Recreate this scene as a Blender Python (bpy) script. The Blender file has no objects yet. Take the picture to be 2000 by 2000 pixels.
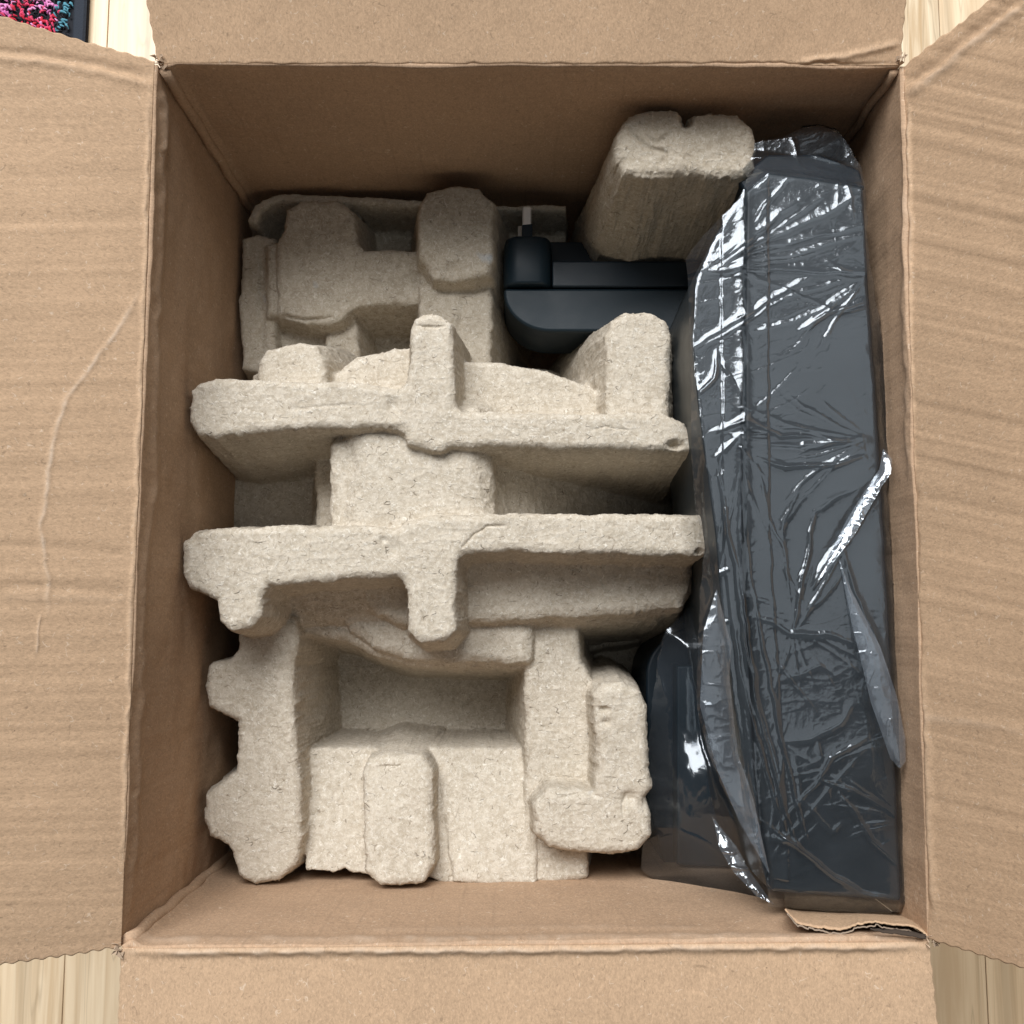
import bpy, bmesh, math, random
import numpy as np
from mathutils import Vector
random.seed(7)
rng = np.random.default_rng(7)
C = bpy.context.scene.collection
S = bpy.context.scene

# ------------------------------------------------------------ camera
TH = math.radians(6.33); CT, ST = math.cos(TH), math.sin(TH); HC = 0.5
cam_d = bpy.data.cameras.new('camera'); cam = bpy.data.objects.new('camera', cam_d); C.objects.link(cam)
cam.location = (0, 0, HC); cam.rotation_euler = (TH, 0, 0)
cam_d.lens = 36; cam_d.sensor_width = 36; cam_d.clip_start = 0.01; cam_d.clip_end = 50
S.camera = cam
S.render.resolution_x = 1024; S.render.resolution_y = 1024

# ------------------------------------------------------------ world, lamps, exposure
w = bpy.data.worlds.new('World'); S.world = w; w.use_nodes = True
bg = w.node_tree.nodes['Background']; bg.inputs[0].default_value = (0.62, 0.68, 0.76, 1); bg.inputs[1].default_value = 0.05
def area(name, loc, target, sx, sy, power, col):
    l = bpy.data.lights.new(name, 'AREA'); l.shape = 'RECTANGLE'; l.size = sx; l.size_y = sy
    l.energy = power; l.color = col
    o = bpy.data.objects.new(name, l); C.objects.link(o); o.location = loc
    d = Vector(target) - Vector(loc); o.rotation_euler = d.to_track_quat('-Z', 'Y').to_euler()
    return o
area('window_light', (-0.60, 2.1, 2.75), (0, 0.1, -0.1), 2.6, 2.0, 190, (0.97, 0.985, 1.0))
area('ceiling_bounce_fill', (0.62, 0.25, 2.4), (0.55, 0.2, 0), 1.05, 2.2, 5.5, (0.90, 0.96, 1.0))  # added lamp standing in for ceiling bounce, placed to be mirrored in the film
S.view_settings.view_transform = 'Standard'; S.view_settings.look = 'None'
S.view_settings.exposure = 0.25; S.view_settings.gamma = 1
S.cycles.transparent_max_bounces = 24; S.cycles.max_bounces = 8

# ------------------------------------------------------------ pixel <-> world
def P(u, v, z):
    dx = (u - 1000) / 2000.0; dy = (1000 - v) / 2000.0
    y = dy * CT + ST; zz = dy * ST - CT
    t = (z - HC) / zz
    return (dx * t, y * t, z)
def PIX(x, y, z):
    zc = z - HC
    yc = y * CT + zc * ST; zz = -y * ST + zc * CT
    return 1000 + 2000 * x / (-zz), 1000 - 2000 * yc / (-zz)

# ------------------------------------------------------------ numpy noise
def _hash(i, j, k, s):
    h = (i * 374761393 + j * 668265263 + k * 2147483647 + s * 1274126177) & 0xFFFFFFFF
    h = ((h ^ (h >> 13)) * 1103515245) & 0xFFFFFFFF
    h = ((h ^ (h >> 16)) * 2654435761) & 0xFFFFFFFF
    return ((h ^ (h >> 15)) & 0xFFFFFF) / float(0xFFFFFF) * 2 - 1
def vnoise(x, y, z, s=0):
    x = np.asarray(x, float); y = np.asarray(y, float) + 0 * x; z = np.asarray(z, float) + 0 * x
    xi = np.floor(x).astype(np.int64); yi = np.floor(y).astype(np.int64); zi = np.floor(z).astype(np.int64)
    fx = x - xi; fy = y - yi; fz = z - zi
    fx = fx * fx * fx * (fx * (fx * 6 - 15) + 10); fy = fy * fy * fy * (fy * (fy * 6 - 15) + 10); fz = fz * fz * fz * (fz * (fz * 6 - 15) + 10)
    r = 0
    for a in (0, 1):
        for b in (0, 1):
            for c in (0, 1):
                r = r + _hash(xi + a, yi + b, zi + c, s) * (fx if a else 1 - fx) * (fy if b else 1 - fy) * (fz if c else 1 - fz)
    return r
def fbm(x, y, z, f, o=3, s=0):
    r = 0; a = 1.0; t = 0
    for i in range(o):
        r = r + a * vnoise(x * f, y * f, z * f, s + i * 17); t += a; a *= .5; f *= 2.03
    return r / t
def ridge(x, y, z, f, o=2, s=0):
    r = 0; a = 1.0; t = 0
    for i in range(o):
        r = r + a * (1 - np.abs(vnoise(x * f, y * f, z * f, s + i * 31)) * 2.2).clip(0, 1) ** 3; t += a; a *= .5; f *= 2.1
    return r / t

# ------------------------------------------------------------ sdf helpers
def sdf_poly(X, Y, poly):
    d = np.full(X.shape, 1e9); inside = np.zeros(X.shape, bool); n = len(poly)
    for i in range(n):
        ax, ay = poly[i]; bx, by = poly[(i + 1) % n]
        ex, ey = bx - ax, by - ay; wx, wy = X - ax, Y - ay
        t = ((wx * ex + wy * ey) / (ex * ex + ey * ey + 1e-18)).clip(0, 1)
        d = np.minimum(d, (wx - ex * t) ** 2 + (wy - ey * t) ** 2)
        if ay != by:
            c = ((ay <= Y) != (by <= Y)) & (X < (bx - ax) * (Y - ay) / (by - ay) + ax)
            inside ^= c
    d = np.sqrt(d)
    return np.where(inside, -d, d)
def dist_line(X, Y, pts):
    d = np.full(X.shape, 1e9); tt = np.zeros(X.shape); L = 0; tot = sum(math.dist(pts[i], pts[i + 1]) for i in range(len(pts) - 1))
    for i in range(len(pts) - 1):
        ax, ay = pts[i]; bx, by = pts[i + 1]; ex, ey = bx - ax, by - ay; wx, wy = X - ax, Y - ay
        t = ((wx * ex + wy * ey) / (ex * ex + ey * ey + 1e-18)).clip(0, 1)
        q = np.hypot(wx - ex * t, wy - ey * t); l = math.hypot(ex, ey)
        m = q < d; tt = np.where(m, (L + t * l) / tot, tt); d = np.minimum(d, q); L += l
    return d, tt
def smax(a, b, k):
    h = (0.5 + 0.5 * (a - b) / k).clip(0, 1)
    return b * (1 - h) + a * h + k * h * (1 - h)
def smin(a, b, k): return -smax(-a, -b, k)

def plane_of(poly):
    W = np.array([P(*p) for p in poly]); A = np.c_[W[:, 0], W[:, 1], np.ones(len(W))]
    if np.ptp(W[:, 2]) < 1e-9: return W, (0, 0, W[0, 2])
    c, *_ = np.linalg.lstsq(A, W[:, 2], rcond=None); return W, c
def zz(poly, z): return [(p[0], p[1], z if len(p) == 2 else p[2]) for p in poly]

class HF:
    """a moulded sheet: heights over a real x,y grid, raised and hollowed shape by shape"""
    def __init__(s, x0, x1, y0, y1, step, base, warp=0.0012, seed=0):
        s.step = step; nx = int((x1 - x0) / step); ny = int((y1 - y0) / step)
        s.X, s.Y = np.meshgrid(np.linspace(x0, x1, nx), np.linspace(y0, y1, ny)); s.H = np.full(s.X.shape, base)
        s.WX = s.X + warp * fbm(s.X, s.Y, 0.3 + 0 * s.X, 90, 4, seed + 3); s.WY = s.Y + warp * fbm(s.X, s.Y, 7.7 + 0 * s.X, 90, 4, seed + 9)
        s.base = base; s.kk = .0095; s.rr = 1.1
    def _win(s, W, m):
        a = (s.X[0] > W[:, 0].min() - m) & (s.X[0] < W[:, 0].max() + m); b = (s.Y[:, 0] > W[:, 1].min() - m) & (s.Y[:, 0] < W[:, 1].max() + m)
        ia = np.where(a)[0]; ib = np.where(b)[0]
        if len(ia) == 0 or len(ib) == 0: return None
        return slice(ib[0], ib[-1] + 1), slice(ia[0], ia[-1] + 1)
    def up(s, poly, z=None, r=.0035, sl=6, k=.004, inset=0.0):
        if k >= .004: k = max(k, s.kk); r *= s.rr
        polys = poly if isinstance(poly[0], list) else [poly]
        W, c = plane_of([p for q_ in polys for p in zz(q_, z)]); q = s._win(W, .06)
        if q is None: return
        X, Y = s.WX[q], s.WY[q]; d = None
        for q_ in polys:
            e = sdf_poly(X, Y, np.array([P(*p) for p in zz(q_, z)])[:, :2]); d = e if d is None else smin(d, e, .010)
        d = d + inset - .62 * r
        R_ = r * 1.25; t = (d + R_).clip(0, None); top = c[0] * X + c[1] * Y + c[2]; t1 = R_ * sl / math.sqrt(1 + sl * sl)
        drop = np.where(t < t1, R_ - np.sqrt((R_ * R_ - np.minimum(t, t1) ** 2).clip(0, None)), R_ - math.sqrt(R_ * R_ - t1 * t1) + sl * (t - t1))
        s.H[q] = smax(s.H[q], top - drop, k)
    def down(s, poly, z=None, r=.003, sl=5, k=.003):
        W, c = plane_of(zz(poly, z)); q = s._win(W, .06); X, Y = s.WX[q], s.WY[q]; d = sdf_poly(X, Y, W[:, :2])
        t = (d + r).clip(0, None); fl = c[0] * X + c[1] * Y + c[2]
        s.H[q] = smin(s.H[q], fl + sl * (np.sqrt(t * t + (r * .9) ** 2) - r * .9), k)
    def dent(s, u, v, z, rad, dep, ex=1.0):
        x, y, _ = P(u, v, z); s.H -= dep * np.exp(-(((s.X - x) / (rad * ex)) ** 2 + ((s.Y - y) / rad) ** 2))
    def groove(s, pts, z, wd, dep):
        L = [P(u, v, z)[:2] for u, v in pts]; d, t = dist_line(s.WX, s.WY, L); s.H -= dep * np.exp(-(d / wd) ** 2) * (np.sin(t * math.pi) ** .4)

def grid_mesh(name, X, Y, Z, keep=None):
    ny, nx = X.shape; idx = np.arange(nx * ny).reshape(ny, nx)
    q = np.stack([idx[:-1, :-1], idx[:-1, 1:], idx[1:, 1:], idx[1:, :-1]], -1).reshape(-1, 4)
    if keep is not None: q = q[(keep.ravel()[q]).all(1)]
    used = np.unique(q); rm = np.full(nx * ny, -1); rm[used] = np.arange(len(used)); q = rm[q]
    co = np.stack([X, Y, Z], -1).reshape(-1, 3)[used]
    me = bpy.data.meshes.new(name); me.vertices.add(len(co)); me.vertices.foreach_set('co', co.ravel().astype(np.float32))
    me.loops.add(len(q) * 4); me.loops.foreach_set('vertex_index', q.ravel().astype(np.int32))
    me.polygons.add(len(q)); me.polygons.foreach_set('loop_start', (np.arange(len(q)) * 4).astype(np.int32))
    me.polygons.foreach_set('use_smooth', np.ones(len(q), bool)); me.update(); me.validate()
    return me, used
def normals(X, Y, Z):
    P3 = np.stack([X, Y, Z], -1); a = np.gradient(P3, axis=1); b = np.gradient(P3, axis=0); n = np.cross(a, b)
    return n / (np.linalg.norm(n, axis=-1, keepdims=True) + 1e-12)
def attr(me, name, vals):
    a = me.attributes.new(name, 'FLOAT', 'POINT'); a.data.foreach_set('value', vals.astype(np.float32).ravel())

def link(name, me, mat=None, parent=None):
    o = bpy.data.objects.new(name, me); C.objects.link(o)
    if mat: me.materials.append(mat)
    if parent: o.parent = parent
    return o
def thing(name, label, cat, loc=(0, 0, 0), group=None):
    o = bpy.data.objects.new(name, None); C.objects.link(o); o['label'] = label; o['category'] = cat
    o.empty_display_size = .02
    if group: o['group'] = group
    return o
def prism(name, poly, z0, z1, mat, parent, bev=.002, seg=3, world=False, taper=0):
    """poly in px at height z1 (or world), extruded down to z0"""
    W = [p if world else P(p[0], p[1], z1)[:2] for p in poly]
    bm = bmesh.new(); cx = sum(p[0] for p in W) / len(W); cy = sum(p[1] for p in W) / len(W)
    top = [bm.verts.new((x, y, z1)) for x, y in W]; bot = [bm.verts.new((x + (x - cx) * taper, y + (y - cy) * taper, z0)) for x, y in W]
    bm.faces.new(top); bm.faces.new(bot[::-1]); n = len(W)
    for i in range(n): bm.faces.new((bot[i], bot[(i + 1) % n], top[(i + 1) % n], top[i]))
    bmesh.ops.recalc_face_normals(bm, faces=bm.faces)
    me = bpy.data.meshes.new(name); bm.to_mesh(me); bm.free()
    o = link(name, me, mat, parent)
    if bev:
        m = o.modifiers.new('b', 'BEVEL'); m.width = bev; m.segments = seg; m.limit_method = 'ANGLE'; m.angle_limit = math.radians(40)
        for p in me.polygons: p.use_smooth = True
        m.harden_normals = True
    return o
def rounded(poly, r, n=6):
    """round the corners of a px polygon; r number or list"""
    out = []; N = len(poly)
    for i in range(N):
        p = Vector(poly[i]); a = Vector(poly[i - 1]); b = Vector(poly[(i + 1) % N]); ri = r[i] if isinstance(r, (list, tuple)) else r
        if ri <= 0: out.append(tuple(p)); continue
        da = (a - p); db = (b - p); ri = min(ri, da.length * .48, db.length * .48)
        p0 = p + da.normalized() * ri; p1 = p + db.normalized() * ri
        for k in range(n + 1):
            t = k / n; out.append(tuple(p0 * (1 - t) ** 2 + p * 2 * t * (1 - t) + p1 * t * t))
    return out

# ------------------------------------------------------------ materials
class NT:
    def __init__(s, name):
        s.m = bpy.data.materials.new(name); s.m.use_nodes = True; s.t = s.m.node_tree; s.b = s.t.nodes['Principled BSDF']
        s.tc = s.t.nodes.new('ShaderNodeTexCoord').outputs['Object']
    def n(s, ty, **kw):
        o = s.t.nodes.new(ty)
        for k, v in kw.items():
            if k.startswith('_'): setattr(o, k[1:], v)
            else:
                i = o.inputs[int(k[1:])] if k[0] == 'i' and k[1:].isdigit() else o.inputs[k]
                if hasattr(v, 'is_output'): s.t.links.new(v, i)
                else: i.default_value = v
        return o
    def mapv(s, sc, rot=(0, 0, 0), loc=(0, 0, 0)):
        return s.n('ShaderNodeMapping', Vector=s.tc, Scale=sc, Rotation=rot, Location=loc).outputs[0]
    def noise(s, scale, detail=3, vec=None, dist=0, rough=.55):
        return s.n('ShaderNodeTexNoise', Vector=vec or s.tc, Scale=scale, Detail=detail, Distortion=dist, Roughness=rough).outputs['Fac']
    def math(s, op, a, b=0.0, c=0.0, clamp=False):
        return s.n('ShaderNodeMath', _operation=op, _use_clamp=clamp, i0=a, i1=b, i2=c).outputs[0]
    def mr(s, v, a, b, c=0., d=1.):
        return s.n('ShaderNodeMapRange', Value=v, **{'From Min': a, 'From Max': b, 'To Min': c, 'To Max': d}).outputs[0]
    def mix(s, f, a, b):
        o = s.n('ShaderNodeMix', _data_type='RGBA'); o.inputs[0].default_value = 0
        for i, v in ((0, f), (6, a), (7, b)):
            if hasattr(v, 'is_output'): s.t.links.new(v, o.inputs[i])
            else: o.inputs[i].default_value = v if i == 0 else (*v, 1) if len(v) == 3 else v
        return o.outputs[2]
    def bump(s, h, st, dist, prev=None):
        o = s.n('ShaderNodeBump', Height=h, Strength=st, Distance=dist)
        if prev: s.t.links.new(prev, o.inputs['Normal'])
        return o.outputs[0]
    def line(s, scale, width, dist=.6, vec=None, det=1.5):
        """thin curly lines: where a noise crosses its middle value"""
        f = s.noise(scale, det, vec, dist); return s.mr(s.math('ABSOLUTE', s.math('SUBTRACT', f, .5)), 0, width, 1, 0)
    def out(s, **kw):
        for k, v in kw.items():
            k = k.replace('_', ' ')
            if hasattr(v, 'is_output'): s.t.links.new(v, s.b.inputs[k])
            else: s.b.inputs[k].default_value = v if not isinstance(v, tuple) or len(v) != 3 else (*v, 1)
        return s.m

def fibres(n, scale, width, mask_scale, lo, off, stretch=None):
    v = n.mapv(stretch or (1, 1, 1), (0.3 * off, .5 * off, off), (off * 3.1, off * 1.7, off))
    l = n.line(scale, width, .35, v, .6); m = n.mr(n.noise(mask_scale, 1, n.mapv((1, 1, 1), loc=(off, 5 * off, 2))), lo, lo + .04)
    return n.math('MULTIPLY', l, m, clamp=True)

def mat_pulp(name, tint=(1, 1, 1), dim=1.0):
    n = NT(name); c = lambda r, g, b: (r * tint[0] * dim, g * tint[1] * dim, b * tint[2] * dim)
    big = n.noise(22, 3); mid = n.noise(230, 4, None, .6, .65); fine = n.noise(700, 4, None, .8, .7)
    col = n.mix(n.mr(big, .35, .65), c(.42, .36, .28), c(.49, .425, .335))
    col = n.mix(n.mr(mid, .42, .60), col, c(.55, .485, .395))
    col = n.mix(n.mr(fine, .53, .68, 0, .6), col, c(.72, .67, .58))
    col = n.mix(n.mr(fine, .47, .32, 0, .5), col, c(.33, .26, .19))
    f1 = fibres(n, 210, .024, 300, .54, 1.0); f2 = fibres(n, 240, .024, 330, .55, 2.3); f3 = fibres(n, 170, .018, 260, .575, 4.1)
    col = n.mix(n.math('MULTIPLY', f1, .7), col, c(.80, .75, .66)); col = n.mix(n.math('MULTIPLY', f2, .6), col, c(.80, .75, .66))
    col = n.mix(n.math('MULTIPLY', f3, .75), col, c(.20, .155, .11))
    spk = n.n('ShaderNodeTexVoronoi', Vector=n.tc, Scale=320.0); sp = n.mr(spk.outputs['Distance'], .06, .1, 1, 0)
    rnd = n.n('ShaderNodeSeparateColor', Color=spk.outputs['Color']).outputs[0]
    col = n.mix(n.math('MULTIPLY', sp, n.mr(rnd, .93, .94, 0, .8)), col, c(.10, .07, .05))
    # faint blue ink traces of the recycled paper
    bl = n.mr(n.noise(34, 2, n.mapv((1, 1, 1), loc=(3, 3, 1))), .735, .79, 0, .45); col = n.mix(bl, col, (.45, .55, .66))
    crack = fibres(n, 85, .012, 150, .60, 7.7, (1, 1.9, 1.4))
    col = n.mix(n.math('MULTIPLY', crack, .55), col, c(.16, .12, .085))
    h = n.math('ADD', n.math('MULTIPLY', mid, 1.0), n.math('MULTIPLY', fine, .35)); h = n.math('ADD', h, n.math('MULTIPLY', n.math('ADD', f1, f2), .35))
    b = n.bump(h, .55, .0010); b = n.bump(n.math('SUBTRACT', 1.0, crack), .6, .0012, b)
    b = n.bump(n.noise(90, 3, dist=1.2), .22, .0024, b)
    return n.out(Base_Color=col, Roughness=.93, Normal=b, Specular_IOR_Level=.2)

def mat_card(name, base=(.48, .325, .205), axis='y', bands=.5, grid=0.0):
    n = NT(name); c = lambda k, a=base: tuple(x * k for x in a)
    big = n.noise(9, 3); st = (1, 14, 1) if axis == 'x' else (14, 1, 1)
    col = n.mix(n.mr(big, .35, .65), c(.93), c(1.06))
    fv = n.mapv((1, 1.7, 1) if axis == 'y' else (1.7, 1, 1))
    fine = n.noise(620, 4, fv, .6, .7); med = n.noise(260, 4, fv, .8, .65)
    col = n.mix(n.mr(fine, .51, .68, 0, .7), col, c(1.32)); col = n.mix(n.mr(fine, .48, .33, 0, .7), col, c(.70))
    col = n.mix(n.mr(med, .5, .7, 0, .45), col, c(1.25)); col = n.mix(n.mr(med, .45, .3, 0, .35), col, c(.74))
    f1 = fibres(n, 200, .020, 300, .60, 1.4); f2 = fibres(n, 160, .018, 260, .62, 3.3)
    col = n.mix(n.math('MULTIPLY', f1, .6), col, (.72, .58, .44)); col = n.mix(n.math('MULTIPLY', f2, .55), col, c(.42))
    spk = n.n('ShaderNodeTexVoronoi', Vector=n.tc, Scale=170.0); rnd = n.n('ShaderNodeSeparateColor', Color=spk.outputs['Color']).outputs[1]
    col = n.mix(n.math('MULTIPLY', n.mr(spk.outputs['Distance'], .04, .08, 1, 0), n.mr(rnd, .94, .95, 0, .75)), col, c(.3))
    wr = n.n('ShaderNodeAttribute', _attribute_name='wear').outputs['Fac']
    col = n.mix(n.math('MULTIPLY', wr, .75, clamp=True), col, (.74, .62, .50))
    dk = n.n('ShaderNodeAttribute', _attribute_name='score').outputs['Fac']
    col = n.mix(n.math('MULTIPLY', dk, .55, clamp=True), col, c(.45))
    bandv = n.mapv((.6, 60, 1) if axis == 'y' else (60, .6, 1) if axis == 'x' else (1, 1, 1)); bd = n.noise(1.0, 3, bandv)
    h = n.math('ADD', n.math('MULTIPLY', fine, .5), med); b = n.bump(h, .35, .0005)
    b = n.bump(bd, bands, .004, b)
    if grid:
        wv = n.n('ShaderNodeTexWave', Vector=n.mapv((1, 1, 1), (0, 0, .12)), Scale=19.0, Distortion=1.2, Detail=1.0, _bands_direction='X').outputs['Fac']
        wv2 = n.n('ShaderNodeTexWave', Vector=n.mapv((1, 1, 1), (0, 0, -.04)), Scale=30.0, Distortion=1.2, Detail=1.0, _bands_direction='Z').outputs['Fac']
        g = n.math('MAXIMUM', n.mr(wv, .97, 1), n.mr(wv2, .97, 1)); g = n.math('MULTIPLY', g, n.mr(n.noise(20, 2), .4, .7, 0, grid)); 
        n2 = n.mix(g, col, c(.55)); col = n2
    return n.out(Base_Color=col, Roughness=.82, Normal=b, Specular_IOR_Level=.25)

def mat_plastic(name, col, rough, spec=.5, bumps=.12):
    n = NT(name); f = n.noise(1600, 2); d = n.noise(60, 3)
    return n.out(Base_Color=n.mix(n.mr(d, .3, .7), col, tuple(x * 1.15 for x in col)), Roughness=n.mr(d, .3, .7, rough * .9, rough * 1.1), Specular_IOR_Level=spec, Normal=n.bump(f, bumps, .0004))

def mat_film(name, milk=.015, refl=1.0, rough=.13, tint=(.86, .88, .90)):
    m = bpy.data.materials.new(name); m.use_nodes = True; t = m.node_tree; t.nodes.clear(); N = t.nodes.new; L = t.links.new
    out = N('ShaderNodeOutputMaterial'); tr = N('ShaderNodeBsdfTransparent'); tr.inputs[0].default_value = (*tint, 1)
    gl = N('ShaderNodeBsdfGlossy'); gl.inputs['Roughness'].default_value = rough; gl.inputs[0].default_value = (.90, .95, 1, 1)
    df = N('ShaderNodeBsdfDiffuse'); df.inputs[0].default_value = (.62, .70, .80, 1)
    lw = N('ShaderNodeFresnel'); lw.inputs[0].default_value = 1.5
    tc = N('ShaderNodeTexCoord'); ns = N('ShaderNodeTexNoise'); ns.inputs['Scale'].default_value = 55; ns.inputs['Detail'].default_value = 3; ns.inputs['Distortion'].default_value = 1.5
    L(tc.outputs['Object'], ns.inputs['Vector']); bp = N('ShaderNodeBump'); bp.inputs['Strength'].default_value = .15; bp.inputs['Distance'].default_value = .002; L(ns.outputs['Fac'], bp.inputs['Height'])
    L(bp.outputs[0], gl.inputs['Normal']); L(bp.outputs[0], lw.inputs['Normal'])
    k = N('ShaderNodeMath'); k.operation = 'MULTIPLY_ADD'; k.inputs[1].default_value = 1.5 * refl; k.inputs[2].default_value = .015; k.use_clamp = True; L(lw.outputs[0], k.inputs[0])
    ns2 = N('ShaderNodeTexNoise'); ns2.inputs['Scale'].default_value = 30; ns2.inputs['Detail'].default_value = 4; L(tc.outputs['Object'], ns2.inputs['Vector'])
    mk = N('ShaderNodeMath'); mk.operation = 'MULTIPLY'; mk.inputs[1].default_value = milk * 2; L(ns2.outputs['Fac'], mk.inputs[0])
    m1 = N('ShaderNodeMixShader'); L(mk.outputs[0], m1.inputs[0]); L(tr.outputs[0], m1.inputs[1]); L(df.outputs[0], m1.inputs[2])
    m2 = N('ShaderNodeMixShader'); L(k.outputs[0], m2.inputs[0]); L(m1.outputs[0], m2.inputs[1]); L(gl.outputs[0], m2.inputs[2])
    L(m2.outputs[0], out.inputs[0]); return m

M_PULP = mat_pulp('pulp_grey'); M_PULP2 = mat_pulp('pulp_brown', (.96, .95, .93), .92)
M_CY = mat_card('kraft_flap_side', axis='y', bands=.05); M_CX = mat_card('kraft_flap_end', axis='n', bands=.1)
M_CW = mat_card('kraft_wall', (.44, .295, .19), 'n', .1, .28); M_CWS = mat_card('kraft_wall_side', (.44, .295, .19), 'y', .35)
M_BLK = mat_plastic('black_plastic', (.006, .012, .018), .40, .28); M_BLK2 = mat_plastic('black_plastic_matt', (.008, .017, .024), .46, .3)
M_SLAB = mat_plastic('charcoal_plastic', (.016, .021, .024), .45); M_METAL = NT('nickel').out(Base_Color=(.86, .82, .76), Metallic=.25, Roughness=.45)
M_FILM = mat_film('clear_film'); M_FILM2 = mat_film('clear_film_double', .075, 1.05, .17); M_FILM3 = mat_film('clear_film_crumple', .10, 2.4, .10)

# ------------------------------------------------------------ floor
ZF = -0.335
def mat_plank(i, a, b):
    n = NT('oak_laminate_%d' % i); v = n.mapv((1, .045, 1), loc=(i * 3.3, i, 0)); g = n.noise(130, 5, v, 1.0); g2 = n.noise(34, 3, v, 2.0)
    col = n.mix(n.mr(g, .35, .65), a, b); col = n.mix(n.mr(g2, .52, .68, 0, .6), col, tuple(x * .66 for x in a)); ln = n.line(60, .012, .5, v)
    col = n.mix(n.math('MULTIPLY', ln, .35), col, tuple(x * .5 for x in a))
    return n.out(Base_Color=col, Roughness=.33, Normal=n.bump(g, .12, .0006), Specular_IOR_Level=.5)
PLK = [mat_plank(0, (.62, .43, .25), (.82, .64, .42)), mat_plank(1, (.66, .46, .27), (.80, .60, .38)), mat_plank(2, (.54, .38, .22), (.84, .70, .50)), mat_plank(3, (.68, .50, .31), (.84, .67, .46))]
bm = bmesh.new(); bmesh.ops.create_grid(bm, x_segments=2, y_segments=2, size=3); me = bpy.data.meshes.new('floor'); bm.to_mesh(me); bm.free()
floor = link('floor', me, NT('floor_underlay').out(Base_Color=(.30, .21, .13), Roughness=.6)); floor.location = (0, 0, ZF - .004); floor['kind'] = 'structure'
def box_mesh(name, x0, x1, y0, y1, z0, z1, b=.0006):
    bm = bmesh.new(); bmesh.ops.create_cube(bm, size=1)
    for v in bm.verts: v.co = ((x0 + x1) / 2 + v.co.x * (x1 - x0), (y0 + y1) / 2 + v.co.y * (y1 - y0), (z0 + z1) / 2 + v.co.z * (z1 - z0))
    if b: bmesh.ops.bevel(bm, geom=bm.edges[:], offset=b, segments=1, affect='EDGES')
    me = bpy.data.meshes.new(name); bm.to_mesh(me); bm.free(); return me
pw = .0655; k = 0
for i in range(-16, 17):
    y = -1.0 + ((i * 37) % 11) * .055
    x0 = -.4155 + (i + 6) * pw if False else -.4155 + i * pw + 0.0
    while y < 1.9:
        L = .56; x1 = x0 + pw
        cx, cy = (x0 + x1) / 2, y + L / 2
        if abs(cx) < .95 and not (abs(cx) < .15 and -.15 < y and y + L < .30):
            p = link('plank', box_mesh('plank', x0 + .0003, x1 - .0003, y + .0003, y + L - .0003, ZF - .003, ZF, .0004), PLK[(i * 3 + k * 5) % 4], None)
            p.parent = floor; p.matrix_parent_inverse = floor.matrix_world.inverted(); p.location = (0, 0, 0.004 - ZF)
        y += L; k += 1

# ------------------------------------------------------------ rug
rug = thing('rug', 'looped pile rug in pink, red and teal with a dark border, beyond the left flap', 'rug')
RX = P(168, 40, ZF + .008)[0]; RY0, RY1, RX0 = .06, .95, -1.15
link('backing', box_mesh('backing', RX0, RX - .0005, RY0, RY1, ZF + .0002, ZF + .005, .001), NT('rug_backing').out(Base_Color=(.012, .013, .018), Roughness=.95), rug)
nb = NT('rug_binding'); link('binding', box_mesh('binding', RX - .011, RX, RY0, RY1, ZF + .0055, ZF + .0095, .0018), nb.out(Base_Color=(.022, .028, .04), Roughness=.9, Normal=nb.bump(nb.noise(900, 2), .6, .001)), rug)
TM = [NT('yarn_%d' % i).out(Base_Color=c, Roughness=.9) for i, c in enumerate([(.62, .16, .42), (.55, .02, .05), (.10, .30, .38), (.015, .015, .022), (.75, .30, .55), (.70, .06, .14)])]
tv = []; tf = []; tm = []
def tuft(x, y, z, a, L, r, m):
    b = len(tv); n = 5; ang = a
    px, py = x, y; pts = []
    for i in range(4):
        pts.append((px, py, z + [.0, .0018, .0018, .0][i])); ang += random.uniform(-.9, .9); px += math.cos(ang) * L / 3; py += math.sin(ang) * L / 3
    for i, (qx, qy, qz) in enumerate(pts):
        rr = r * (.6, 1, 1, .6)[i]; ca, sa = math.cos(a + 1.57), math.sin(a + 1.57)
        for j in range(n):
            t = j / n * 6.283; tv.append((qx + ca * math.cos(t) * rr, qy + sa * math.cos(t) * rr, qz + math.sin(t) * rr))
    for i in range(3):
        for j in range(n): tf.append((b + i * n + j, b + i * n + (j + 1) % n, b + (i + 1) * n + (j + 1) % n, b + (i + 1) * n + j)); tm.append(m)
    tf.append(tuple(b + j for j in range(n))); tm.append(m); tf.append(tuple(b + 15 + j for j in range(n))[::-1]); tm.append(m)
y = .16
while y < .60:
    x = -.62
    while x < RX - .014:
        qx, qy = x + random.uniform(-1, 1) * .001, y + random.uniform(-1, 1) * .001
        u, v = PIX(qx, qy, ZF + .01); a = math.sin(qx * 61 + 2) + math.sin(qy * 55 + qx * 40) + random.uniform(-.35, .35)
        if u > 108 + random.uniform(-8, 8): m = 2 if random.random() < .66 else 3
        elif u > 62 and v < 22: m = random.choice([0, 4, 4, 3])
        elif u > 36: m = random.choice([1, 5, 1, 5, 4, 3])
        elif u > 22 and v < 45: m = 3 if random.random() < .7 else 1
        elif u > -60: m = random.choice([0, 4, 4, 5])
        else: m = 2 if a < -.6 else 1 if a < .2 else 4 if a < 1 else 3
        tuft(qx, qy, ZF + .0065 + random.uniform(0, .002), random.uniform(0, 6.28), random.uniform(.004, .0065), random.uniform(.0010, .0015) if m != 3 else .0009, m)
        x += .0031
    y += .0031
me = bpy.data.meshes.new('pile'); me.from_pydata(tv, [], tf)
for m_ in TM: me.materials.append(m_)
me.polygons.foreach_set('material_index', tm); me.polygons.foreach_set('use_smooth', [True] * len(tf))
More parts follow.
